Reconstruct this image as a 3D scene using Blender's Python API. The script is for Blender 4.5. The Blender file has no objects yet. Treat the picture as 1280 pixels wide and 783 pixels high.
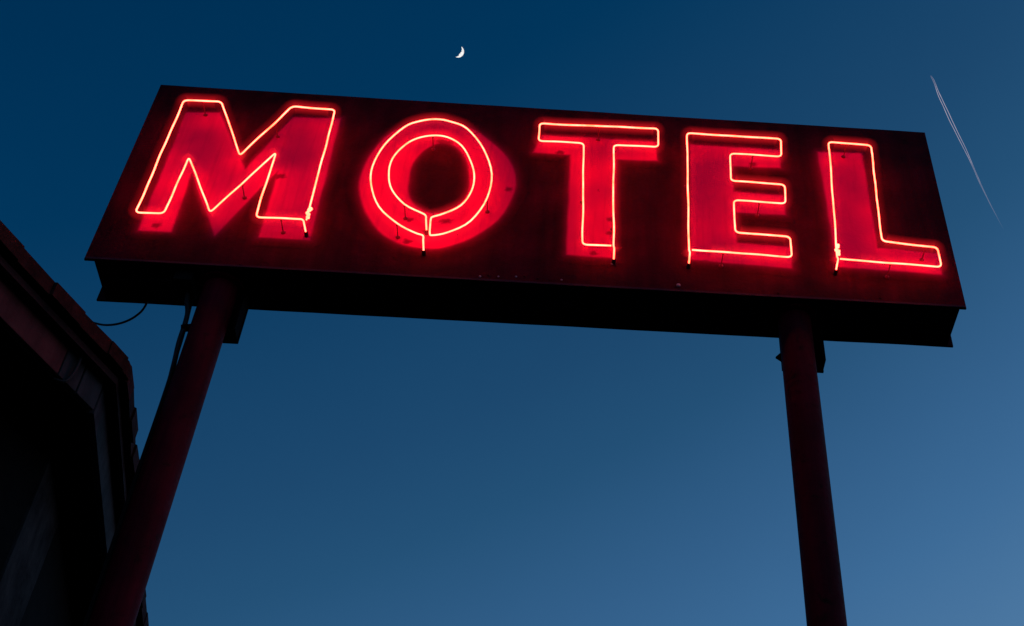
import bpy, bmesh, math, random
from mathutils import Vector, Matrix, noise
random.seed(7)
scene = bpy.context.scene
col = scene.collection
SZ = 7.62                      # height of the sign's centre above the ground (m)
TUBES = {
    'M': [(-1.262, -0.5), (-1.272, 0.51), (-1.53, 0.509), (-1.737, 0.02), (-1.95, 0.518), (-2.17, 0.506), (-2.18, -0.522), (-2.03, -0.52), (-2.013, -0.022), (-1.788, -0.485), (-1.54, 0.065), (-1.538, -0.501), (-1.289, -0.495)],
    'T': [(0.431, -0.569), (0.413, 0.329), (0.682, 0.337), (0.683, 0.517), (-0.039, 0.496), (-0.037, 0.323), (0.233, 0.328), (0.26, -0.573), (0.418, -0.568)],
    'E': [(0.85, -0.569), (0.858, 0.49), (1.435, 0.487), (1.428, 0.317), (1.116, 0.319), (1.111, 0.059), (1.427, 0.052), (1.422, -0.121), (1.119, -0.114), (1.115, -0.396), (1.427, -0.408), (1.423, -0.579), (0.866, -0.565)],
    'L': [(1.681, -0.552), (1.732, 0.491), (1.993, 0.48), (1.952, -0.402), (2.27, -0.428), (2.263, -0.593), (1.695, -0.569)],
    'O': [(-0.616, -0.423), (-0.622, -0.406), (-0.642, -0.388), (-0.75, -0.322), (-0.837, -0.207), (-0.871, -0.073), (-0.869, 0.079), (-0.818, 0.204), (-0.753, 0.282), (-0.666, 0.316), (-0.575, 0.305), (-0.484, 0.234), (-0.418, 0.092), (-0.385, -0.05), (-0.389, -0.178), (-0.438, -0.304), (-0.529, -0.383), (-0.581, -0.414), (-0.589, -0.434), (-0.585, -0.494), (-0.58, -0.555), (-0.565, -0.57), (-0.485, -0.537), (-0.369, -0.428), (-0.294, -0.225), (-0.29, -0.007), (-0.354, 0.218), (-0.47, 0.4), (-0.575, 0.459), (-0.661, 0.473), (-0.756, 0.446), (-0.841, 0.38), (-0.936, 0.192), (-0.972, -0.006), (-0.958, -0.173), (-0.887, -0.352), (-0.771, -0.486), (-0.664, -0.555), (-0.621, -0.573), (-0.612, -0.589)],
}
PAINT = {
    'M': [(-2.182, 0.533), (-1.983, 0.549), (-1.721, 0.032), (-1.546, 0.55), (-1.259, 0.565), (-1.245, -0.545), (-1.527, -0.547), (-1.534, 0.028), (-1.764, -0.551), (-2.011, -0.032), (-2.001, -0.546), (-2.182, -0.55)],
    'T': [(-0.027, 0.523), (0.683, 0.526), (0.687, 0.338), (0.439, 0.327), (0.439, -0.551), (0.171, -0.547), (0.155, 0.345), (-0.068, 0.346)],
    'E': [(0.888, 0.519), (1.454, 0.52), (1.442, 0.339), (1.147, 0.331), (1.14, 0.092), (1.45, 0.083), (1.441, -0.096), (1.144, -0.099), (1.139, -0.362), (1.455, -0.373), (1.443, -0.553), (0.868, -0.528)],
    'L': [(1.684, 0.524), (1.965, 0.539), (1.958, -0.336), (2.314, -0.354), (2.302, -0.533), (1.703, -0.517)],
}
O_RIM = [(-1.049, -0.077), (-1.054, 0.073), (-1.02, 0.272), (-0.932, 0.461), (-0.809, 0.565), (-0.672, 0.603), (-0.517, 0.575), (-0.379, 0.48), (-0.269, 0.361), (-0.188, 0.217), (-0.152, 0.084), (-0.162, -0.087), (-0.23, -0.288), (-0.359, -0.453), (-0.483, -0.533), (-0.57, -0.56), (-0.688, -0.554), (-0.781, -0.521), (-0.887, -0.438), (-0.984, -0.282)]
O_HOLE = [(-0.768, -0.075), (-0.774, 0.041), (-0.766, 0.175), (-0.731, 0.278), (-0.686, 0.344), (-0.633, 0.383), (-0.569, 0.375), (-0.517, 0.333), (-0.47, 0.249), (-0.434, 0.121), (-0.422, -0.007), (-0.439, -0.117), (-0.486, -0.199), (-0.544, -0.25), (-0.607, -0.263), (-0.674, -0.23), (-0.731, -0.172)]

# ------------------------------------------------------------------ helpers
def tag(o, label=None, cat=None, group=None, kind=None):
    if label: o['label'] = label
    if cat: o['category'] = cat
    if group: o['group'] = group
    if kind: o['kind'] = kind
    return o

def empty(name, loc):
    o = bpy.data.objects.new(name, None)
    o.location = loc
    o.empty_display_size = 0.2
    col.objects.link(o)
    return o

def link(name, bm, mat, parent=None, smooth=False, bevel=0.0):
    bmesh.ops.recalc_face_normals(bm, faces=bm.faces)
    me = bpy.data.meshes.new(name)
    bm.to_mesh(me); bm.free()
    if smooth:
        for p in me.polygons: p.use_smooth = True
    for m in (mat if isinstance(mat, (list, tuple)) else [mat]):
        me.materials.append(m)
    o = bpy.data.objects.new(name, me)
    col.objects.link(o)
    if parent is not None:
        o.parent = parent
        # geometry is written in world coordinates
        p, off = parent, Vector((0, 0, 0))
        while p is not None:
            off += p.location
            p = p.parent
        if parent.type == 'EMPTY':
            o.matrix_parent_inverse = Matrix.Translation(-off)
    if bevel:
        b = o.modifiers.new('Bevel', 'BEVEL'); b.width = bevel; b.segments = 2; b.limit_method = 'ANGLE'
    return o

def box(bm, x0, x1, y0, y1, z0, z1):
    vs = [bm.verts.new((x, y, z)) for x in (x0, x1) for y in (y0, y1) for z in (z0, z1)]
    for f in ((0, 1, 3, 2), (4, 6, 7, 5), (0, 4, 5, 1), (2, 3, 7, 6), (0, 2, 6, 4), (1, 5, 7, 3)):
        bm.faces.new([vs[i] for i in f])
    return vs

def bar(bm, a, b, w, h, up=(0, 0, 1)):
    """box beam from a to b, w across, h along 'up'"""
    a = Vector(a); b = Vector(b); d = (b - a).normalized()
    s = d.cross(Vector(up)).normalized(); u = s.cross(d).normalized()
    vs = []
    for p in (a, b):
        for i, j in ((-1, -1), (1, -1), (1, 1), (-1, 1)):
            vs.append(bm.verts.new(p + s * i * w / 2 + u * j * h / 2))
    for f in ((0, 1, 2, 3), (4, 7, 6, 5), (0, 4, 5, 1), (1, 5, 6, 2), (2, 6, 7, 3), (3, 7, 4, 0)):
        bm.faces.new([vs[i] for i in f])

def tube(bm, pts, r, seg=12, caps=True):
    """round tube swept along pts; r is a number or a list"""
    pts = [Vector(p) for p in pts]
    n = len(pts)
    rr = r if isinstance(r, (list, tuple)) else [r] * n
    tans = []
    for i in range(n):
        a = pts[max(i - 1, 0)]; b = pts[min(i + 1, n - 1)]
        tans.append((b - a).normalized())
    ref = Vector((0, 1, 0)) if abs(tans[0].y) < 0.9 else Vector((1, 0, 0))
    u = (ref - tans[0] * ref.dot(tans[0])).normalized()
    rings = []
    for i in range(n):
        t = tans[i]
        u = (u - t * u.dot(t))
        u = u.normalized() if u.length > 1e-6 else t.orthogonal().normalized()
        v = t.cross(u)
        rings.append([bm.verts.new(pts[i] + (u * math.cos(k * 2 * math.pi / seg) + v * math.sin(k * 2 * math.pi / seg)) * rr[i]) for k in range(seg)])
    for i in range(n - 1):
        for k in range(seg):
            bm.faces.new((rings[i][k], rings[i][(k + 1) % seg], rings[i + 1][(k + 1) % seg], rings[i + 1][k]))
    if caps:
        bm.faces.new(rings[0][::-1]); bm.faces.new(rings[-1])

def fillet(pts, r, k=6):
    """round the inner corners of a 3D polyline"""
    pts = [Vector(p) for p in pts]
    out = [pts[0]]
    for i in range(1, len(pts) - 1):
        p = pts[i]; a = pts[i - 1] - p; b = pts[i + 1] - p
        rr = min(r, a.length * 0.45, b.length * 0.45)
        a = p + a.normalized() * rr; b = p + b.normalized() * rr
        for j in range(k + 1):
            t = j / k
            out.append(a * (1 - t) ** 2 + p * 2 * t * (1 - t) + b * t * t)
    out.append(pts[-1])
    return out

def catmull(P, k=4):
    P = [Vector(p) for p in P]
    out = []
    for i in range(len(P) - 1):
        p0 = P[max(i - 1, 0)]; p1 = P[i]; p2 = P[i + 1]; p3 = P[min(i + 2, len(P) - 1)]
        for j in range(k):
            t = j / k
            out.append(0.5 * ((2 * p1) + (p2 - p0) * t + (2 * p0 - 5 * p1 + 4 * p2 - p3) * t * t + (3 * p1 - p0 - 3 * p2 + p3) * t ** 3))
    out.append(P[-1])
    return out

def resample(pts, step):
    """subdivide long runs so a hand-bent wobble can be added"""
    out = [pts[0]]
    for a, b in zip(pts, pts[1:]):
        n = max(1, int((b - a).length / step))
        for j in range(1, n + 1):
            out.append(a + (b - a) * j / n)
    return out

# ------------------------------------------------------------------ materials
def new_mat(name):
    m = bpy.data.materials.new(name); m.use_nodes = True
    nt = m.node_tree; nt.nodes.clear()
    out = nt.nodes.new('ShaderNodeOutputMaterial')
    return m, nt, out

def ramp(nt, fac, stops, interp='LINEAR'):
    r = nt.nodes.new('ShaderNodeValToRGB')
    r.color_ramp.interpolation = interp
    els = r.color_ramp.elements
    while len(els) > 1: els.remove(els[-1])
    els[0].position = stops[0][0]; els[0].color = (*stops[0][1], 1)
    for p, c in stops[1:]:
        e = els.new(p); e.color = (*c, 1)
    if fac is not None: nt.links.new(fac, r.inputs[0])
    return r

def tex_noise(nt, vec, scale, detail=6, rough=0.6, dist=0.0):
    n = nt.nodes.new('ShaderNodeTexNoise')
    n.inputs['Scale'].default_value = scale; n.inputs['Detail'].default_value = detail
    n.inputs['Roughness'].default_value = rough; n.inputs['Distortion'].default_value = dist
    nt.links.new(vec, n.inputs['Vector'])
    return n.outputs['Fac']

def mapped(nt, scale=(1, 1, 1)):
    c = nt.nodes.new('ShaderNodeTexCoord')
    m = nt.nodes.new('ShaderNodeMapping'); m.inputs['Scale'].default_value = scale
    nt.links.new(c.outputs['Object'], m.inputs['Vector'])
    return m.outputs['Vector']

def mixc(nt, fac, a, b, mode='MIX'):
    m = nt.nodes.new('ShaderNodeMix'); m.data_type = 'RGBA'; m.blend_type = mode
    for sock, v in ((m.inputs[0], fac), (m.inputs[6], a), (m.inputs[7], b)):
        if isinstance(v, (int, float)): sock.default_value = v
        elif isinstance(v, tuple): sock.default_value = (*v, 1)
        else: nt.links.new(v, sock)
    return m.outputs[2]

def worn(name, base, dark, rust=None, rough=0.5, scale=3.0, streak=(6, 6, .7), spec=0.3, bump=0.15, rust_amt=(.62, .72), chip=None, runs=False, overlay=None):
    """weathered paint: broad blotches, vertical streaks, rust and fine grain"""
    m, nt, out = new_mat(name)
    b = nt.nodes.new('ShaderNodeBsdfPrincipled')
    v = mapped(nt)
    blot = tex_noise(nt, v, scale, 8, .62, .4)
    r1 = ramp(nt, blot, [(.35, dark), (.62, base)])
    st = tex_noise(nt, mapped(nt, streak), 2.2, 6, .6)
    rs = ramp(nt, st, [(.3, (.45, .45, .45)), (.62, (1, 1, 1))])
    c = mixc(nt, 0.75, r1.outputs[0], rs.outputs[0], 'MULTIPLY')
    if rust:
        rn = tex_noise(nt, v, scale * 2.7, 10, .7, .6)
        rr = ramp(nt, rn, [(rust_amt[0], (0, 0, 0)), (rust_amt[1], (1, 1, 1))])
        c = mixc(nt, rr.outputs[0], c, rust)
    if runs:   # thin dirt runs and a few seams of grime
        sn = tex_noise(nt, mapped(nt, (6, 6, .5)), 1.7, 3, .5)
        sr = ramp(nt, sn, [(.34, (.55, .55, .55)), (.50, (1, 1, 1)), (.66, (1.2, 1.2, 1.2))])
        c = mixc(nt, 0.35, c, sr.outputs[0], 'MULTIPLY')
    if chip:
        cn = tex_noise(nt, v, 26, 3, .5, .2)
        cr = ramp(nt, cn, [(chip[1], (0, 0, 0)), (chip[1] + .025, (1, 1, 1))])
        c = mixc(nt, cr.outputs[0], c, chip[0])
    if overlay:
        c = overlay(nt, c)
    nt.links.new(c, b.inputs['Base Color'])
    fine = tex_noise(nt, v, 45, 5, .65)
    rg = ramp(nt, fine, [(.3, (rough - .12,) * 3), (.7, (min(1, rough + .15),) * 3)])
    nt.links.new(rg.outputs[0], b.inputs['Roughness'])
    b.inputs['Specular IOR Level'].default_value = spec
    bp = nt.nodes.new('ShaderNodeBump'); bp.inputs['Strength'].default_value = bump; bp.inputs['Distance'].default_value = .01
    low = tex_noise(nt, v, 5, 3, .5)
    ad = nt.nodes.new('ShaderNodeMath'); ad.operation = 'ADD'
    nt.links.new(fine, ad.inputs[0]); nt.links.new(low, ad.inputs[1])
    nt.links.new(ad.outputs[0], bp.inputs['Height']); nt.links.new(bp.outputs[0], b.inputs['Normal'])
    nt.links.new(b.outputs[0], out.inputs[0])
    return m

def plain(name, c, rough=.6, spec=.3, metal=0):
    m, nt, out = new_mat(name)
    b = nt.nodes.new('ShaderNodeBsdfPrincipled')
    n = tex_noise(nt, mapped(nt), 14, 5, .6)
    r = ramp(nt, n, [(.3, tuple(x * .6 for x in c)), (.7, c)])
    nt.links.new(r.outputs[0], b.inputs['Base Color'])
    b.inputs['Roughness'].default_value = rough; b.inputs['Specular IOR Level'].default_value = spec
    b.inputs['Metallic'].default_value = metal
    nt.links.new(b.outputs[0], out.inputs[0])
    return m

def panel_mat(name, overlay=None):
    return worn(name, (.098, .0004, .0105), (.040, .0003, .0055), (.016, .0012, .001), rough=.6, scale=2.2, streak=(5, 5, .5), spec=.05,
                bump=.35, runs=True, chip=((.22, .07, .11), .79), overlay=overlay)
M_panel = panel_mat('dark_red_enamel')

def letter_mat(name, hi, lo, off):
    """sign paint over the enamel with a glow painted round it, darker in broad patches, with dirt runs and scabs"""
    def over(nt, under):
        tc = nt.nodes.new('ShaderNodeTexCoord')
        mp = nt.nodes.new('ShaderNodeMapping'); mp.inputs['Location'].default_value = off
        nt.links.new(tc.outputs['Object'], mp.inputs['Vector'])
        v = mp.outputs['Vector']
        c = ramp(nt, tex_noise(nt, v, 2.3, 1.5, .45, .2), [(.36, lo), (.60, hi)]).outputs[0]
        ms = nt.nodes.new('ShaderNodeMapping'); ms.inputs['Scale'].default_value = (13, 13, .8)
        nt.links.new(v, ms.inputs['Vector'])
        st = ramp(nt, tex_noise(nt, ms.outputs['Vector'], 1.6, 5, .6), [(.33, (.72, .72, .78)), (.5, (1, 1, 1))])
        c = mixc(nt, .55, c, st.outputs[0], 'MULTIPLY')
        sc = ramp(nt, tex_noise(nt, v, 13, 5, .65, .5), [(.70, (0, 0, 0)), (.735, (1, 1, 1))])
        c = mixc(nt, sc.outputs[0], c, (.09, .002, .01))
        at = nt.nodes.new('ShaderNodeAttribute'); at.attribute_name = 'paint_and_glow'; at.attribute_type = 'GEOMETRY'
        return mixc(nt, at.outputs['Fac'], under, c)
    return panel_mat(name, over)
M_letters = {'M': letter_mat('patchy_letter_paint', (.76, .002, .15), (.46, .001, .13), (0, 0, 0)),
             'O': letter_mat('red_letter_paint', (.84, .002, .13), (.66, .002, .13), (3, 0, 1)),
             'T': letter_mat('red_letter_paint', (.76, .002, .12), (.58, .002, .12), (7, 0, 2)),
             'E': letter_mat('patchy_letter_paint', (.74, .002, .14), (.44, .001, .13), (1.2, 0, 5)),
             'L': letter_mat('patchy_letter_paint', (.76, .002, .15), (.48, .001, .14), (5, 0, 4))}
M_edge = plain('scuffed_edge', (.075, .02, .034), .6, .1)
M_cabinet = worn('cabinet_metal', (.020, .012, .012), (.008, .005, .005), rough=.7, scale=2.5, spec=.15)
M_pole = worn('pole_red_paint', (.135, .002, .012), (.08, .0015, .008), (.022, .004, .003), rough=.6, scale=3.0, streak=(9, 9, .4), spec=.05, rust_amt=(.56, .68))
M_steel = plain('dark_steel', (.008, .002, .0025), .8, .02)
M_rubber = plain('black_cable', (.012, .012, .014), .6)
M_greycable = plain('grey_conduit', (.012, .009, .009), .8, .05)
M_support = plain('red_lit_glass_support', (.24, .004, .05), .4, .15)  # neon's red glow in the glass put into its base colour
M_cap = plain('black_electrode_cap', (.015, .006, .005), .5)
M_chip = plain('bare_metal_rivet', (.35, .28, .34), .4, .5)
M_shake = worn('wood_shake', (.085, .016, .014), (.035, .008, .007), rough=.85, scale=6, streak=(14, 14, 3), spec=.1, bump=.6)
M_trim = worn('eave_trim', (.05, .014, .015), (.025, .009, .009), rough=.7, scale=4, spec=.15)
M_fascia_lit = worn('fascia_red_lit', (.16, .034, .036), (.11, .024, .026), rough=.7, scale=3, spec=.15)  # neon's red light put into the colour of these boards
M_fascia_unlit = worn('fascia_unlit', (.075, .066, .072), (.045, .04, .044), rough=.75, scale=3, spec=.1)  # same board paint, toned grey where no neon light reaches
M_soffit = plain('soffit_boards', (.012, .010, .010), .9, .05)
M_stucco = worn('stucco', (.065, .056, .058), (.016, .014, .015), rough=.9, scale=4, streak=(4, 4, 1), spec=.05, bump=.8)
M_darkwall = plain('dark_wood_siding', (.012, .010, .010), .9, .05)
M_glass = plain('dark_window_glass', (.01, .012, .015), .08, .5)

def neon_mat():
    m, nt, out = new_mat('lit_neon')
    e = nt.nodes.new('ShaderNodeEmission')
    n = tex_noise(nt, mapped(nt), 9, 4, .6)
    r = ramp(nt, n, [(.32, (1.0, .042, .018)), (.48, (1.0, .060, .032)), (.66, (1.0, .074, .046))])
    nt.links.new(r.outputs[0], e.inputs['Color'])
    e.inputs['Strength'].default_value = NEON
    nt.links.new(e.outputs[0], out.inputs[0])
    return m
NEON = 15.0
M_neon = neon_mat()

def bloom_sleeve_mat():
    """lens bloom put round the tube as faint red emission, strongest near its axis"""
    m, nt, out = new_mat('tube_bloom')
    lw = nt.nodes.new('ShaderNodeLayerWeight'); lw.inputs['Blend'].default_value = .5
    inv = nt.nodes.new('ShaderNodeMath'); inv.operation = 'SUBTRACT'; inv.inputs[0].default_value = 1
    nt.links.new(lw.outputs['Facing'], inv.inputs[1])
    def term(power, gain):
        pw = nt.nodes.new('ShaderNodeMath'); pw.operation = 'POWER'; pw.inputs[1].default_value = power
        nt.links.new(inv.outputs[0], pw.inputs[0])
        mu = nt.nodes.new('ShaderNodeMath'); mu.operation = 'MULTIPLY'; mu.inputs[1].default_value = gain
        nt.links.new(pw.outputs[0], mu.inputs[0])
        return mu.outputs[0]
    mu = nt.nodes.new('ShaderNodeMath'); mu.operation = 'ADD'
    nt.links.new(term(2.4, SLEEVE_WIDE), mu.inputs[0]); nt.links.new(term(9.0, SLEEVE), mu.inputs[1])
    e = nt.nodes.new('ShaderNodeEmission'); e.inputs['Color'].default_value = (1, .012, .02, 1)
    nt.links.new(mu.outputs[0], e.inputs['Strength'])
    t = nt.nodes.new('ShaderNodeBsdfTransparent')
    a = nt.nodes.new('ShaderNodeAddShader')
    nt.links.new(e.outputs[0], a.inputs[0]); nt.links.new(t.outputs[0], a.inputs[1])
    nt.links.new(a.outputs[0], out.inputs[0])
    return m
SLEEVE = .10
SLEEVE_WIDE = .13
M_bloom_sleeve = bloom_sleeve_mat()

def emit(name, c, s):
    m, nt, out = new_mat(name)
    e = nt.nodes.new('ShaderNodeEmission')
    n = tex_noise(nt, mapped(nt), .25, 4, .6)
    r = ramp(nt, n, [(.3, tuple(x * .75 for x in c)), (.6, c)])
    nt.links.new(r.outputs[0], e.inputs['Color']); e.inputs['Strength'].default_value = s
    nt.links.new(e.outputs[0], out.inputs[0])
    return m

# ------------------------------------------------------------------ the motel sign
sign = empty('motel_sign', (0, .16, 0))
tag(sign, 'dark red two-pole roadside sign with glowing red neon letters MOTEL', 'motel sign')
W2, H2, DEP = 2.4, .794, .3186
def panel(name, y0, y1):
    bm = bmesh.new()
    nx, nz = 48, 16
    # face sheet with slight oil-canning, plus returns
    def pt(i, k, y, amp):
        x = -W2 + 2 * W2 * i / nx; z = -H2 + 2 * H2 * k / nz
        if k in (0, nz): z += .0035 * noise.noise(Vector((x * 2.6, k, y1 * 9)))
        edge = min(1, min(i, nx - i) / 3, min(k, nz - k) / 2)
        return (x, y + amp * edge * noise.noise(Vector((x * 1.3, z * 1.6, 3))), SZ + z)
    g = [[bm.verts.new(pt(i, k, y0, .0008)) for k in range(nz + 1)] for i in range(nx + 1)]
    h = [[bm.verts.new(pt(i, k, y1, 0)) for k in range(nz + 1)] for i in range(nx + 1)]
    for i in range(nx):
        for k in range(nz):
            bm.faces.new((g[i][k], g[i + 1][k], g[i + 1][k + 1], g[i][k + 1]))
            bm.faces.new((h[i][k], h[i][k + 1], h[i + 1][k + 1], h[i + 1][k]))
    for i in range(nx):
        for k in (0, nz):
            bm.faces.new((g[i][k], g[i + 1][k], h[i + 1][k], h[i][k]))
    for k in range(nz):
        for i in (0, nx):
            bm.faces.new((g[i][k], g[i][k + 1], h[i][k + 1], h[i][k]))
    return link(name, bm, M_panel, sign)
panel('front_panel', 0, .012)
panel('rear_panel', DEP - .012, DEP)
bm = bmesh.new()
box(bm, -2.350, 2.366, .013, DEP - .013, SZ - H2 + .004, SZ + H2 - .006)
link('cabinet', bm, M_cabinet, sign)
# folded lip along the bottom edge of the face
bm = bmesh.new()
bar(bm, (-W2 + .004, -.004, SZ - H2 + .007), (W2 - .004, -.004, SZ - H2 + .007), .006, .014)
link('edge_trim', bm, M_edge, sign)

# painted letters on the face, with a glow painted round each
def prism(bm, outline, y0, y1, hole=None):
    front = [bm.verts.new((x, y0, SZ + z)) for x, z in outline]
    back = [bm.verts.new((x, y1, SZ + z)) for x, z in outline]
    n = len(outline)
    edges = [bm.edges.new((front[i], front[(i + 1) % n])) for i in range(n)]
    for i in range(n):
        bm.faces.new((front[i], front[(i + 1) % n], back[(i + 1) % n], back[i]))
    if hole:
        hf = [bm.verts.new((x, y0, SZ + z)) for x, z in hole]
        hb = [bm.verts.new((x, y1, SZ + z)) for x, z in hole]
        m = len(hole)
        edges += [bm.edges.new((hf[i], hf[(i + 1) % m])) for i in range(m)]
        for i in range(m):
            bm.faces.new((hf[i], hb[i], hb[(i + 1) % m], hf[(i + 1) % m]))
    bmesh.ops.triangle_fill(bm, use_beauty=True, use_dissolve=False, edges=edges)

def closed_catmull(P, k=5):
    n = len(P); out = []
    for i in range(n):
        p0, p1, p2, p3 = (Vector((*P[(i + j) % n], 0)) for j in (-1, 0, 1, 2))
        for j in range(k):
            t = j / k
            q = 0.5 * ((2 * p1) + (p2 - p0) * t + (2 * p0 - 5 * p1 + 4 * p2 - p3) * t * t + (3 * p1 - p0 - 3 * p2 + p3) * t ** 3)
            out.append((q.x, q.y))
    return out

def signed_dist(p, poly):
    """distance from p to a polygon's outline, negative inside"""
    x, y = p; best = 1e9; inside = False
    n = len(poly)
    for k in range(n):
        x0, y0 = poly[k]; x1, y1 = poly[(k + 1) % n]
        dx, dy = x1 - x0, y1 - y0
        t = max(0, min(1, ((x - x0) * dx + (y - y0) * dy) / (dx * dx + dy * dy + 1e-12)))
        d = (x - x0 - t * dx) ** 2 + (y - y0 - t * dy) ** 2
        if d < best: best = d
        if (y0 > y) != (y1 > y) and x < x0 + (y - y0) * dx / dy: inside = not inside
    return -math.sqrt(best) if inside else math.sqrt(best)

# places where grime or a fixing has taken the paint off
SPOTS = {'O': [(-0.725, -0.327), (-0.523, -0.323), (-0.717, -0.512), (-0.625, 0.402), (-0.59, 0.39), (-0.189, -0.01), (-0.62, -0.42)] ,
'M': [(-1.508, -0.013), (-1.525, -0.018), (-2.096, -0.495)] ,
'E': [(1.27, 0.361), (0.958, -0.544)] ,
'L': [(1.842, -0.546)] ,
'T': [(0.324, -0.52), (0.093, 0.363), (0.412, -0.227), (0.414, -0.344)] ,}
STEP, REACH = .0065, .085
for ch in 'MOTEL':
    outline = closed_catmull(O_RIM, 3) if ch == 'O' else PAINT[ch]
    hole = closed_catmull(O_HOLE, 3) if ch == 'O' else None
    xs = [p[0] for p in outline]; zs = [p[1] for p in outline]
    x0, z0 = min(xs) - REACH, min(zs) - REACH
    nx = int((max(xs) + REACH - x0) / STEP) + 1; nz = int((max(zs) + REACH - z0) / STEP) + 1
    cov = {}
    for i in range(nx + 1):
        for k in range(nz + 1):
            p = (x0 + i * STEP, z0 + k * STEP)
            d = signed_dist(p, outline)
            if hole: d = max(d, -signed_dist(p, hole))
            d += .005 * noise.noise(Vector((p[0] * 6, p[1] * 6, ord(ch))))
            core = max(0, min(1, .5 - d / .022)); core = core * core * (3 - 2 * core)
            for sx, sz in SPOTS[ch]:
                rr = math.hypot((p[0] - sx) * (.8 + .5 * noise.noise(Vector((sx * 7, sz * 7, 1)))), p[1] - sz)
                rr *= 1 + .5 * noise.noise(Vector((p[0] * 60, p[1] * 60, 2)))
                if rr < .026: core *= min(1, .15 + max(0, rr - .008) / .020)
            halo = .30 * math.exp(-max(d, 0) / .026) * max(0, 1 - max(d, 0) / .08)  # bloom around the letter, put into the surface colour
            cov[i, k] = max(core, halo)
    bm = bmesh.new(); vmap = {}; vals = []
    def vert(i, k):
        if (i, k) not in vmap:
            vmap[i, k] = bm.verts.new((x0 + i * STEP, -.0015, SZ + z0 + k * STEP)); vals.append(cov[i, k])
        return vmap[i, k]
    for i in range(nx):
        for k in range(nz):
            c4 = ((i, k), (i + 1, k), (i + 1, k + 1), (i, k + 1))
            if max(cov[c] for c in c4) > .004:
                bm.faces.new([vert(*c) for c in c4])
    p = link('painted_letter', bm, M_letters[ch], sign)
    at = p.data.attributes.new('paint_and_glow', 'FLOAT', 'POINT')
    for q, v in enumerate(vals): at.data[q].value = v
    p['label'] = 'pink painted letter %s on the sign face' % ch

# neon tubing
TY = -.11
RT = .0047
SUP = {'M': [(-1.53, .30), (-2.05, .515), (-1.66, -.22), (-1.41, -.50)],
       'O': [(-.666, .316), (-.75, -.322), (-.771, -.486), (-.294, -.225)],
       'T': [(.42, -.30), (.42, -.44), (.24, -.1), (.32, .507)],
       'E': [(1.27, .317), (1.05, -.572), (1.28, -.118), (.853, .1)],
       'L': [(1.97, -.58), (2.2, -.424), (1.86, .485)]}
for ch in 'MOTEL':
    P = [Vector((x, TY, SZ + z)) for x, z in TUBES[ch]]
    if ch == 'O':
        core = catmull(P, 4)
    else:
        core = P
    a, b = core[0], core[-1]
    # both ends turn back into the face
    off_a = Vector((.004, 0, -.016)) if ch != 'O' else Vector((.0, 0, -.012))
    off_b = Vector((.012, 0, -.012)) if ch != 'O' else Vector((0, 0, -.014))
    head = [Vector((a.x, -.012, a.z)) + off_a * 1.5, a + off_a]
    tail = [b + off_b, Vector((b.x, -.012, b.z)) + off_b * 1.5]
    if ch == 'M': head = []
    if ch in 'TEL': tail = []
    path = head + core + tail
    if ch == 'O':
        path = fillet(path[:4], .02)[:-1] + path[3:-3] + fillet(path[-4:], .02)[1:]
    else:
        path = fillet(path, .030)
    path = resample(path, .035)
    # hand-bent glass is never dead straight
    wob = []
    for i, p in enumerate(path):
        e = min(1, i / 6, (len(path) - 1 - i) / 6)
        nv = noise.noise_vector(p * 5.5 + Vector((ord(ch), 0, 0)))
        wob.append(p + Vector((nv.x * .004, nv.y * .004, nv.z * .004)) * e)
    bm = bmesh.new()
    tube(bm, wob, RT, 10)
    t = link('neon_tube', bm, M_neon, sign, smooth=True)
    t['label'] = 'lit red neon tube bent to the letter %s' % ch
    bm = bmesh.new()
    tube(bm, wob[3:-3], .048, 18, caps=False)
    link('bloom_sleeve', bm, M_bloom_sleeve, t, smooth=True)  # added shell that carries the tube's bloom, not a glass part
    # black electrode boots where the ends enter the face
    for q in ([wob[-1]] if ch == 'M' else [wob[0]] if ch in 'TEL' else [wob[0], wob[-1]]):
        bm = bmesh.new()
        tube(bm, [q + Vector((0, -.022, 0)), q + Vector((0, -.018, 0)), q + Vector((0, .008, 0)), q + Vector((0, .015, 0))], [.008, .0105, .0105, .014], 14)
        link('electrode_boot', bm, M_cap, t, smooth=True)
    for (x, z) in SUP[ch]:
        # nearest point of the tube gets the support
        q = min(wob, key=lambda w: (w.x - x) ** 2 + (w.z - SZ - z) ** 2)
        bm = bmesh.new()
        tube(bm, [(q.x, .002, q.z), (q.x, -.006, q.z), (q.x, -.0065, q.z), (q.x, TY + .022, q.z), (q.x, TY + .018, q.z), (q.x, TY + .0095, q.z)],
             [.013, .013, .0035, .003, .006, .006], 12)
        link('tube_support', bm, M_support, t, smooth=True)
    if ch in 'ML':   # twist of glass doubled back beside the end
        q = core[0]
        pts = [q + Vector((.004 + .006 * math.sin(i * 1.4), -.012 + .004 * math.cos(i * 2), .005 + i * .013)) for i in range(7)]
        bm = bmesh.new(); tube(bm, catmull(pts, 4), [.0085 + .003 * math.sin(i * 1.1) for i in range(25)], 10)
        link('electrode', bm, M_neon, t, smooth=True)

# seams across the cabinet's underside
for x in (-1.2, -.45, .3, 1.0, 1.9):
    bm = bmesh.new()
    box(bm, x, x + .03, .016, DEP - .016, SZ - H2 - .004, SZ - H2 + .006)
    link('underside_seam', bm, M_steel, sign)
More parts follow.
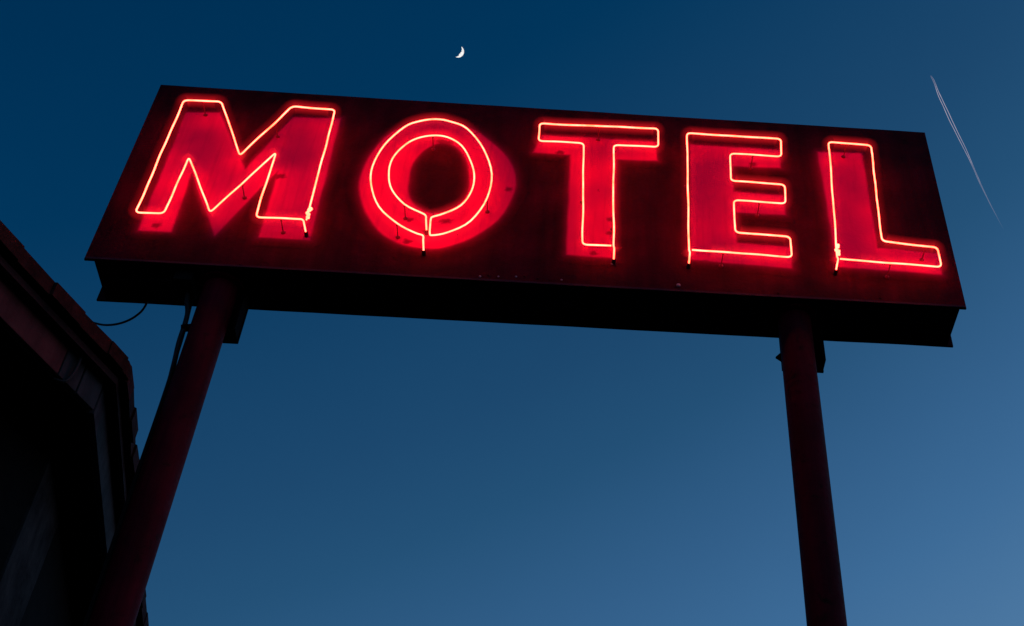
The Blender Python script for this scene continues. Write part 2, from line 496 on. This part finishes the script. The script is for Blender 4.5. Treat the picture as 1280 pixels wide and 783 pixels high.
# rivets and scuffs along the lower edge
for x, z in [(-.094, -.745), (.024, -.748), (-.289, -.759), (.155, -.750), (.798, -.741), (-1.58, -.77), (1.921, -.752), (-.9, -.762), (1.35, -.757), (-2.1, -.76), (-.245, -.747), (-.19, -.752), (.09, -.756), (-.05, -.735), (.43, -.60)]:
    bm = bmesh.new()
    r = random.uniform(.005, .0085) if x != .798 else .012
    bmesh.ops.create_uvsphere(bm, u_segments=12, v_segments=8, radius=r, matrix=Matrix.Translation((x, -.002, SZ + z)) @ Matrix.Diagonal((1, .6, 1, 1)))
    link('rivet', bm, M_chip if x in (.798, -.094, -.289, .155, -.19, .43) else M_panel, sign, smooth=True)

# poles
for cx in (-1.697, 1.462):
    bm = bmesh.new()
    tube(bm, [(cx, .16, z) for z in (-.3, .5, 2, 3.5, 5, 6.2, SZ - H2 + .006)], .0915, 48)
    tube(bm, [(cx, .16, z) for z in (SZ - H2 - .012, SZ - H2 + .004)], .125, 32)
    link('pole', bm, M_pole, sign, smooth=False)
    for p in sign.children[-1].data.polygons:
        p.use_smooth = len(p.vertices) == 4
# steel hanger plates behind the pole heads
bm = bmesh.new()
box(bm, -1.64, -1.556, .255, .270, SZ - 1.104, SZ - H2 + .003)
box(bm, -1.575, -1.560, .16, .254, SZ - 1.095, SZ - H2 + .003)
link('hanger_plate', bm, M_steel, sign)
bm = bmesh.new()
box(bm, 1.388, 1.618, .255, .270, SZ - 1.091, SZ - H2 + .003)
box(bm, 1.601, 1.616, .17, .254, SZ - 1.084, SZ - H2 + .003)
link('hanger_plate', bm, M_steel, sign)
bm = bmesh.new()
f = [bm.verts.new((x, y, SZ + z)) for y in (.24, .254) for x, z in ((1.355, -1.013), (1.40, -.962), (1.40, -1.05))]
bm.faces.new(f[:3]); bm.faces.new(f[3:])
for i in range(3):
    bm.faces.new((f[i], f[(i + 1) % 3], f[3 + (i + 1) % 3], f[3 + i]))
link('gusset', bm, M_steel, sign)
# junction box, conduit down the left pole, loose lead under the cabinet
bm = bmesh.new()
box(bm, -1.925, -1.825, .045, .20, SZ - .86, SZ - H2 + .003)
link('junction_box', bm, M_greycable, sign, bevel=.006)
bm = bmesh.new()
tube(bm, catmull([(-1.862, .15, SZ - .85), (-1.858, .16, SZ - .90), (-1.832, .16, SZ - .99), (-1.824, .16, SZ - 1.08), (-1.822, .16, SZ - 1.22), (-1.808, .16, SZ - 1.40),
                  (-1.802, .16, SZ - 1.6), (-1.803, .16, SZ - 2.4), (-1.803, .16, 3), (-1.803, .16, 1.2), (-1.803, .16, .0)], 5), .0135, 12)
link('conduit', bm, M_rubber, sign, smooth=True)
bm = bmesh.new()
tube(bm, catmull([(-1.845, .20, SZ - .86), (-1.835, .20, SZ - 1.0), (-1.80, .13, SZ - 1.2), (-1.79, .115, SZ - 1.45), (-1.79, .12, SZ - 1.9), (-1.79, .12, 3.5), (-1.79, .12, .0)], 5), .006, 10)
link('lead_cable', bm, M_greycable, sign, smooth=True)
bm = bmesh.new()
bar(bm, (-1.835, .16, SZ - 1.115), (-1.77, .16, SZ - 1.10), .03, .028)
link('conduit_clamp', bm, M_steel, sign)
bm = bmesh.new()
tube(bm, catmull([(-1.90, .10, SZ - .835), (-2.0, .105, SZ - .815), (-2.1, .12, SZ - .81), (-2.24, .127, SZ - .806), (-2.32, .13, SZ - .80)], 5), .007, 8)
link('lead_cable', bm, M_greycable, sign, smooth=True)

# ------------------------------------------------------------------ house
house = empty('house', (-6.5, 2.0, 0))
tag(house, 'dark two-storey building corner with a shaggy shake roof edge, left of the sign', 'house')
C0 = Vector((-1.913, -.085, 0))
A = Vector((-.408, -.913, 0)).normalized()
B = Vector((-.152, .988, 0)).normalized()
P1 = C0 + A * 6.5
P2 = P1 + Vector((-6.5, .3, 0))
P3 = C0 + B * 9.0
P4 = P3 + Vector((-7.0, -1.0, 0))
POLY = [C0, P1, P2, P4, P3]
EZ = SZ - 1.6
def inset(o):
    """eave polygon moved inwards by o"""
    n = len(POLY); out = []
    cen = sum(POLY, Vector()) / n
    for i in range(n):
        p0, p1, p2 = POLY[i - 1], POLY[i], POLY[(i + 1) % n]
        d1 = (p1 - p0).normalized(); d2 = (p2 - p1).normalized()
        n1 = Vector((-d1.y, d1.x, 0)); n2 = Vector((-d2.y, d2.x, 0))
        if n1.dot(cen - p1) < 0: n1 = -n1
        if n2.dot(cen - p1) < 0: n2 = -n2
        # intersection of the two shifted lines
        a = p1 + n1 * o; b = p1 + n2 * o
        den = d1.x * d2.y - d1.y * d2.x
        t = ((b.x - a.x) * d2.y - (b.y - a.y) * d2.x) / den
        out.append(a + d1 * t)
    return out
def ring(bm, o0, o1, z0, z1, close=True):
    """a band running round the house between two insets and two heights"""
    q = [(inset(o), z) for o, z in ((o0, z0), (o0, z1), (o1, z1), (o1, z0))]
    n = len(POLY)
    vs = [[bm.verts.new((p.x, p.y, z)) for p in poly] for poly, z in q]
    for k in range(4):
        for i in range(n):
            bm.faces.new((vs[k][i], vs[k][(i + 1) % n], vs[(k + 1) % 4][(i + 1) % n], vs[(k + 1) % 4][i]))
# roof planes
bm = bmesh.new()
lo = inset(.02); hi = inset(2.6)
v0 = [bm.verts.new((p.x, p.y, EZ - .03)) for p in lo]
v1 = [bm.verts.new((p.x, p.y, EZ + 1.15)) for p in hi]
n = len(lo)
for i in range(n):
    bm.faces.new((v0[i], v0[(i + 1) % n], v1[(i + 1) % n], v1[i]))
bm.faces.new(v1); bm.faces.new(v0[::-1])
roof = link('roof', bm, M_shake, house)
# ragged shake butts along the two eaves one sees
bm = bmesh.new()
rnd = random.Random(4)
for (s, d, L) in ((C0, A, 6.5), (C0, B, 9.0)):
    nrm = Vector((-d.y, d.x, 0))
    cen = sum(POLY, Vector()) / 5
    if nrm.dot(cen - s) > 0: nrm = -nrm          # outward
    x = .036
    while x < L:
        w = rnd.uniform(.10, .24)
        drift = noise.noise(Vector((x * 3.1, d.y * 5, 0)))
        out_ = .010 * drift + rnd.uniform(-.004, .004) + (.012 if rnd.random() < .15 else 0)
        th = rnd.uniform(.078, .092)
        zt = EZ + .012 * noise.noise(Vector((x * 4.3, d.y * 5, 7))) + rnd.uniform(-.003, .003)
        a = s + d * x; b = s + d * (x + w - rnd.uniform(.002, .008))
        o1 = nrm * out_; o2 = nrm * (out_ + rnd.uniform(-.006, .006)); inn = -nrm * .35; up = .35 * .46
        pts = [a + o1 + Vector((0, 0, zt - th)), b + o2 + Vector((0, 0, zt - th)), b + o2 + Vector((0, 0, zt)), a + o1 + Vector((0, 0, zt + rnd.uniform(-.006, .006))),
               a + inn + Vector((0, 0, zt - .03 + up)), b + inn + Vector((0, 0, zt - .03 + up)), b + inn + Vector((0, 0, zt + up)), a + inn + Vector((0, 0, zt + up))]
        vs = [bm.verts.new(p) for p in pts]
        for f in ((0, 1, 2, 3), (7, 6, 5, 4), (0, 4, 5, 1), (1, 5, 6, 2), (2, 6, 7, 3), (3, 7, 4, 0)):
            bm.faces.new([vs[i] for i in f])
        x += w
# shorter, chamfered shakes turn the corner
bis = (-(A + B)).normalized()
for k in range(3):
    t0_, t1_ = k / 3, (k + 1) / 3
    pa, pm, pb = C0 + A * .04, C0 + bis * .002, C0 + B * .04
    cv = lambda t: pa * (1 - t) ** 2 + pm * 2 * t * (1 - t) + pb * t * t
    a, b = cv(t0_ + .01), cv(t1_ - .01)
    z0, z1 = EZ - .083 + .004 * k, EZ - .004 * (k % 2)
    inn = -bis * .30
    pts = [a + Vector((0, 0, z0)), b + Vector((0, 0, z0)), b + Vector((0, 0, z1)), a + Vector((0, 0, z1)),
           a + inn + Vector((0, 0, z0 + .16)), b + inn + Vector((0, 0, z0 + .16)), b + inn + Vector((0, 0, z1 + .14)), a + inn + Vector((0, 0, z1 + .14))]
    vs = [bm.verts.new(p) for p in pts]
    for f in ((0, 1, 2, 3), (7, 6, 5, 4), (0, 4, 5, 1), (1, 5, 6, 2), (2, 6, 7, 3), (3, 7, 4, 0)):
        bm.faces.new([vs[i] for i in f])
link('roof_edge', bm, M_shake, house)
bm = bmesh.new(); ring(bm, .040, .06, EZ - .132, EZ - .094)
link('drip_edge', bm, M_trim, house)
bm = bmesh.new(); ring(bm, .06, .099, EZ - .11, EZ - .075)
link('eave_underside', bm, M_soffit, house)
# fascia boards: butted with an open joint near the corner
i10 = inset(.10); i13 = inset(.128)
def board(p, q, p2, q2, mat, name='fascia_board'):
    bm = bmesh.new()
    z0, z1 = EZ - .292, EZ - .085
    vs = [bm.verts.new((v.x, v.y, z)) for z in (z0, z1) for v in (p, q, q2, p2)]
    for f in ((0, 1, 2, 3), (7, 6, 5, 4), (0, 4, 5, 1), (1, 5, 6, 2), (2, 6, 7, 3), (3, 7, 4, 0)):
        bm.faces.new([vs[i] for i in f])
    return link(name, bm, mat, house, bevel=.003)
dA = (i10[1] - i10[0]).normalized()
nA = i13[0] - i10[0]; nA = nA - dA * nA.dot(dA)
dB = (i10[4] - i10[0]).normalized()
nB = i13[0] - i10[0]; nB = nB - dB * nB.dot(dB)
la = (i10[1] - i10[0]).length; lb = (i10[4] - i10[0]).length
def run(s, d, nn, a, b, mat=M_fascia_lit): return board(s + d * a, s + d * b, s + d * a + nn, s + d * b + nn, mat)
run(i10[0], dA, nA, .0, .128, M_fascia_unlit); run(i10[0], dA, nA, .138, .262, M_fascia_unlit); run(i10[0], dA, nA, .27, 3.4); run(i10[0], dA, nA, 3.405, la)
run(i10[0], dB, nB, .03, 2.6, M_fascia_unlit); run(i10[0], dB, nB, 2.606, lb, M_fascia_unlit)
bm = bmesh.new(); ring(bm, .129, .60, EZ - .30, EZ - .285)
link('soffit', bm, M_soffit, house)
# loose wire hanging over the fascia
o9 = inset(.088)
w0 = o9[0] + dA * .205
bm = bmesh.new()
tube(bm, catmull([w0 + Vector((0, 0, EZ - .09)), w0 + Vector((.008, -.004, EZ - .14)), w0 + dA * .004 + Vector((.012, -.005, EZ - .20)), w0 + dA * .012 + Vector((.008, -.002, EZ - .26)), w0 + dA * .026 + Vector((-.004, .002, EZ - .305)), w0 + dA * .05 + Vector((-.04, .012, EZ - .302))], 5), .008, 8)
link('loose_wire', bm, M_rubber, house, smooth=True)
# walls
wc = Vector((-2.3055, .3106, 0))
def line_hit(p, d, q, e):
    den = d.x * e.y - d.y * e.x
    t = ((q.x - p.x) * e.y - (q.y - p.y) * e.x) / den
    return p + d * t
wa = wc + A * 5.8; wb = wc + B * 8.2
W = [wc, wa, Vector((-10.4, -5.3, 0)), Vector((-10.1, 7.2, 0)), wb]
def wall(name, p, q, mat, inward):
    bm = bmesh.new()
    d = (q - p).normalized(); nn = Vector((-d.y, d.x, 0))
    if nn.dot(inward - p) < 0: nn = -nn
    vs = [bm.verts.new((v.x, v.y, z)) for z in (0, EZ - .29) for v in (p, q, q + nn * .2, p + nn * .2)]
    for f in ((0, 1, 2, 3), (7, 6, 5, 4), (0, 4, 5, 1), (1, 5, 6, 2), (2, 6, 7, 3), (3, 7, 4, 0)):
        bm.faces.new([vs[i] for i in f])
    return link(name, bm, mat, house)
cen = Vector((-6.5, 1, 0))
for i in range(5):
    p, q = W[i], W[(i + 1) % 5]
    if i == 4:
        p, q = wc + B * .55, wb
    elif i == 0:
        d = (q - p).normalized(); p = p + d * .02
    else:
        d = (q - p).normalized(); p = p + d * .205; 
    wall('wall', p, q, M_darkwall, cen)
wall('stucco_pier', wc, wc + B * .545, M_stucco, cen)
# a window with frame on each side one could step round to
def window(s, d, a, z0, wdt, hgt):
    nn = Vector((d.y, -d.x, 0))
    if nn.dot(cen - s) > 0: nn = -nn
    p = s + d * a + nn * .012
    fr = bmesh.new()
    for (u0, u1, v0_, v1_) in ((0, wdt, 0, .06), (0, wdt, hgt - .06, hgt), (0, .06, .06, hgt - .06), (wdt - .06, wdt, .06, hgt - .06)):
        bar(fr, p + d * u0 + Vector((0, 0, z0 + (v0_ + v1_) / 2)), p + d * u1 + Vector((0, 0, z0 + (v0_ + v1_) / 2)), .05, v1_ - v0_)
    o = link('window', fr, M_trim, house)
    g = bmesh.new()
    bar(g, p + d * .06 + Vector((0, 0, z0 + hgt / 2)), p + d * (wdt - .06) + Vector((0, 0, z0 + hgt / 2)), .02, hgt - .12)
    link('pane', g, M_glass, o)
window(wc, A, 1.6, 3.9, 1.2, 1.3)
window(wc, B, 2.6, 3.9, 1.2, 1.3)
# service mast on the roof that carries the overhead cable
bm = bmesh.new()
MX = Vector((-2.583, .62, SZ - .649))
tube(bm, [(MX.x - .03, MX.y, EZ), (MX.x - .03, MX.y, MX.z + .02)], .02, 12)
link('service_mast', bm, M_steel, house, smooth=True)
bm = bmesh.new()
tube(bm, catmull([(-2.119, .295, SZ - .790), (-2.123, .30, SZ - .806), (-2.136, .322, SZ - .818), (-2.166, .36, SZ - .825), (-2.23, .42, SZ - .822), (-2.313, .48, SZ - .804), (-2.403, .53, SZ - .772), (-2.488, .57, SZ - .723), MX], 6), .0065, 8)
tag(link('overhead_cable', bm, M_rubber, None, smooth=True), 'thin black cable sagging from under the sign to the roof', 'cable')

# ------------------------------------------------------------------ ground
bm = bmesh.new()
bmesh.ops.create_grid(bm, x_segments=8, y_segments=8, size=6000)
m, nt, out = new_mat('asphalt')
b = nt.nodes.new('ShaderNodeBsdfPrincipled')
n1 = tex_noise(nt, mapped(nt), 120, 6, .7)
r = ramp(nt, n1, [(.3, (.016, .016, .017)), (.7, (.032, .031, .031))])
nt.links.new(r.outputs[0], b.inputs['Base Color']); b.inputs['Roughness'].default_value = .9
b.inputs['Specular IOR Level'].default_value = .1
nt.links.new(b.outputs[0], out.inputs[0])
tag(link('ground', bm, m), kind='structure')

# ------------------------------------------------------------------ moon: the sunlit lune of a sphere
Mc = Vector((-194.04, 1121.28, 1635.20 + SZ)); MR = 8.7
toc = Vector((.0971, -.5632, -.8206)).normalized()           # towards the viewer's side
h1 = Vector((-.0951, .5599, .8231)); h2 = Vector((-.0992, .5665, .8181))
axis = (h1 - h2); axis = (axis - toc * axis.dot(toc)).normalized()   # through the horns
side = axis.cross(toc).normalized()
lit = Vector((-.0930, .5650, .8198)) - Vector((-.0971, .5632, .8206))
if side.dot(lit) < 0: side = -side
bm = bmesh.new()
NU, NV = 22, 40
grid = []
for j in range(NV + 1):
    lat = -math.pi / 2 + math.pi * j / NV
    row = []
    for i in range(NU + 1):
        jag = .10 * noise.noise(Vector((j * .33, 1.7, 0))) + .05 * noise.noise(Vector((j * .9, 4.1, 0)))
        lo_ = math.radians(29) + 1.9 * jag
        lon = lo_ + (math.pi / 2 + .35 - lo_) * i / NU
        q = axis * math.sin(lat) + (side * math.sin(lon) + toc * math.cos(lon)) * math.cos(lat)
        row.append(bm.verts.new(Mc + q * MR * (1 + .006 * noise.noise(q * 6))))
    grid.append(row)
for j in range(NV):
    for i in range(NU):
        bm.faces.new((grid[j][i], grid[j][i + 1], grid[j + 1][i + 1], grid[j + 1][i]))
bmesh.ops.remove_doubles(bm, verts=bm.verts, dist=.01)
tag(link('moon', bm, emit('moonlit_rock', (1.0, .99, .97), 1.0), None, smooth=True), 'bright white crescent moon above the sign', 'moon')

# ------------------------------------------------------------------ contrail
TR = [(736.9, 1629.1, 2399.6), (745.6, 1638.0, 2390.8), (758.7, 1659.3, 2371.9), (777.4, 1683.5, 2348.7), (798.7, 1711.1, 2321.5), (827.8, 1746.9, 2284.3), (845.4, 1770.2, 2259.9), (866.3, 1798.5, 2229.4), (892.3, 1829.2, 2193.9), (915.0, 1854.0, 2163.6)]
SEP = [.6, 1.7, 2.5, 3.3, 3.4, 2.4, 1.3, .8, .4, .1]
THK = [.3, .55, .62, .62, .62, .6, .65, .75, .75, .5]
def trail_mat():
    m, nt, out = new_mat('vapour')
    at = nt.nodes.new('ShaderNodeAttribute'); at.attribute_name = 'vapour_amount'; at.attribute_type = 'GEOMETRY'
    n = tex_noise(nt, mapped(nt), .035, 5, .65)
    nr = ramp(nt, n, [(.3, (.45,) * 3), (.65, (1, 1, 1))])
    mu = nt.nodes.new('ShaderNodeMath'); mu.operation = 'MULTIPLY'
    nt.links.new(at.outputs['Fac'], mu.inputs[0]); nt.links.new(nr.outputs[0], mu.inputs[1])
    e = nt.nodes.new('ShaderNodeEmission'); e.inputs['Color'].default_value = (.42, .38, .48, 1); e.inputs['Strength'].default_value = 1.0  # scattered sunlight put in as weak emission
    t = nt.nodes.new('ShaderNodeBsdfTransparent')
    mx = nt.nodes.new('ShaderNodeMixShader')
    nt.links.new(mu.outputs[0], mx.inputs[0]); nt.links.new(t.outputs[0], mx.inputs[1]); nt.links.new(e.outputs[0], mx.inputs[2])
    nt.links.new(mx.outputs[0], out.inputs[0])
    return m
DEN = [.06, .5, .95, 1.0, .9, .60, .30, .14, .06, .0]
bm = bmesh.new()
across = Vector((.8, -.05, .45)).normalized()
dens_vals = []
for sgn in (-1, 1):
    dense = catmull([Vector(p) + Vector((0, 0, SZ)) + across * sgn * s * .9 for p, s in zip(TR, SEP)], 8)
    nn_ = len(dense)
    lerp = lambda arr, i: (lambda f: arr[int(f)] * (1 - f % 1) + arr[min(int(f) + 1, len(arr) - 1)] * (f % 1))(i / (nn_ - 1) * (len(arr) - 1))
    pts = [p + noise.noise_vector(Vector((i * .21, sgn * 3.0, 0))) * .7 for i, p in enumerate(dense)]
    rr = [lerp(THK, i) * (1 + .25 * noise.noise(Vector((i * .4, sgn, 2)))) for i in range(nn_)]
    tube(bm, pts, rr, 10)
    for i in range(nn_):
        dens_vals += [lerp(DEN, i)] * 10
tr = link('vapour_trail', bm, trail_mat(), None, smooth=True)
at = tr.data.attributes.new('vapour_amount', 'FLOAT', 'POINT')
for i, v in enumerate(dens_vals): at.data[i].value = v
tag(tr, 'thin white aircraft vapour trail in the sky right of the sign', 'vapour trail')

# ------------------------------------------------------------------ dusk sky
w = bpy.data.worlds.new('World'); scene.world = w; w.use_nodes = True
nt = w.node_tree; nt.nodes.clear()
out = nt.nodes.new('ShaderNodeOutputWorld'); bg = nt.nodes.new('ShaderNodeBackground')
tc = nt.nodes.new('ShaderNodeTexCoord')
dp = nt.nodes.new('ShaderNodeVectorMath'); dp.operation = 'DOT_PRODUCT'
dp.inputs[1].default_value = (.405, 0, -.9143)      # the last glow lies low on the right
nt.links.new(tc.outputs['Generated'], dp.inputs[0])
mr = nt.nodes.new('ShaderNodeMapRange')
mr.inputs['From Min'].default_value = -1; mr.inputs['From Max'].default_value = 1
nt.links.new(dp.outputs['Value'], mr.inputs['Value'])
SKY = [(-1.0, (0, .024, .078)), (-.855, (.0, .0296, .0915)), (-.775, (.0004, .0365, .108)), (-.62, (.0118, .064, .156)), (-.56, (.0172, .081, .184)),
       (-.48, (.032, .113, .250)), (-.41, (.046, .145, .308)), (-.335, (.069, .180, .352)), (-.1, (.10, .20, .36)), (.3, (.16, .21, .32))]
rp = ramp(nt, mr.outputs[0], [((t + 1) / 2, c) for t, c in SKY], 'LINEAR')
hz = tex_noise(nt, tc.outputs['Generated'], 4.0, 4, .55)
hr = ramp(nt, hz, [(.3, (.975, .975, .98)), (.7, (1.02, 1.02, 1.01))])
nt.links.new(mixc(nt, 1.0, rp.outputs[0], hr.outputs[0], 'MULTIPLY'), bg.inputs['Color'])
bg.inputs['Strength'].default_value = 1.0
nt.links.new(bg.outputs[0], out.inputs[0])
# afterglow: a very weak, wide, low sun
sl = bpy.data.lights.new('sun', 'SUN'); sl.energy = .04; sl.angle = math.radians(20); sl.color = (1, .85, .72)
so = bpy.data.objects.new('sun', sl); col.objects.link(so)
so.location = (20, 5, 12)
so.rotation_euler = Vector((-.92, -.38, -.09)).to_track_quat('-Z', 'Y').to_euler()

# ------------------------------------------------------------------ camera
cam = bpy.data.cameras.new('camera'); co = bpy.data.objects.new('camera', cam); col.objects.link(co)
right = Vector((.9972, -.0748, .0027)); down = Vector((.0546, .7028, -.7093)); fwd = Vector((.0512, .7074, .7049))
mat = Matrix((right, -down, -fwd)).transposed().to_4x4()
mat.translation = Vector((.2499, -5.0628, SZ - 6.02))
co.matrix_world = mat
cam.sensor_width = 36; cam.lens = 46.795
cam.shift_x = -.13025; cam.shift_y = .0008
cam.clip_start = .05; cam.clip_end = 20000
scene.camera = co
scene.render.engine = 'CYCLES'
scene.cycles.use_denoising = True
scene.cycles.filter_width = 1.5
scene.cycles.max_bounces = 6
scene.cycles.transparent_max_bounces = 16
scene.cycles.sample_clamp_indirect = 4
scene.view_settings.view_transform = 'Standard'
scene.view_settings.look = 'None'
scene.view_settings.exposure = 0
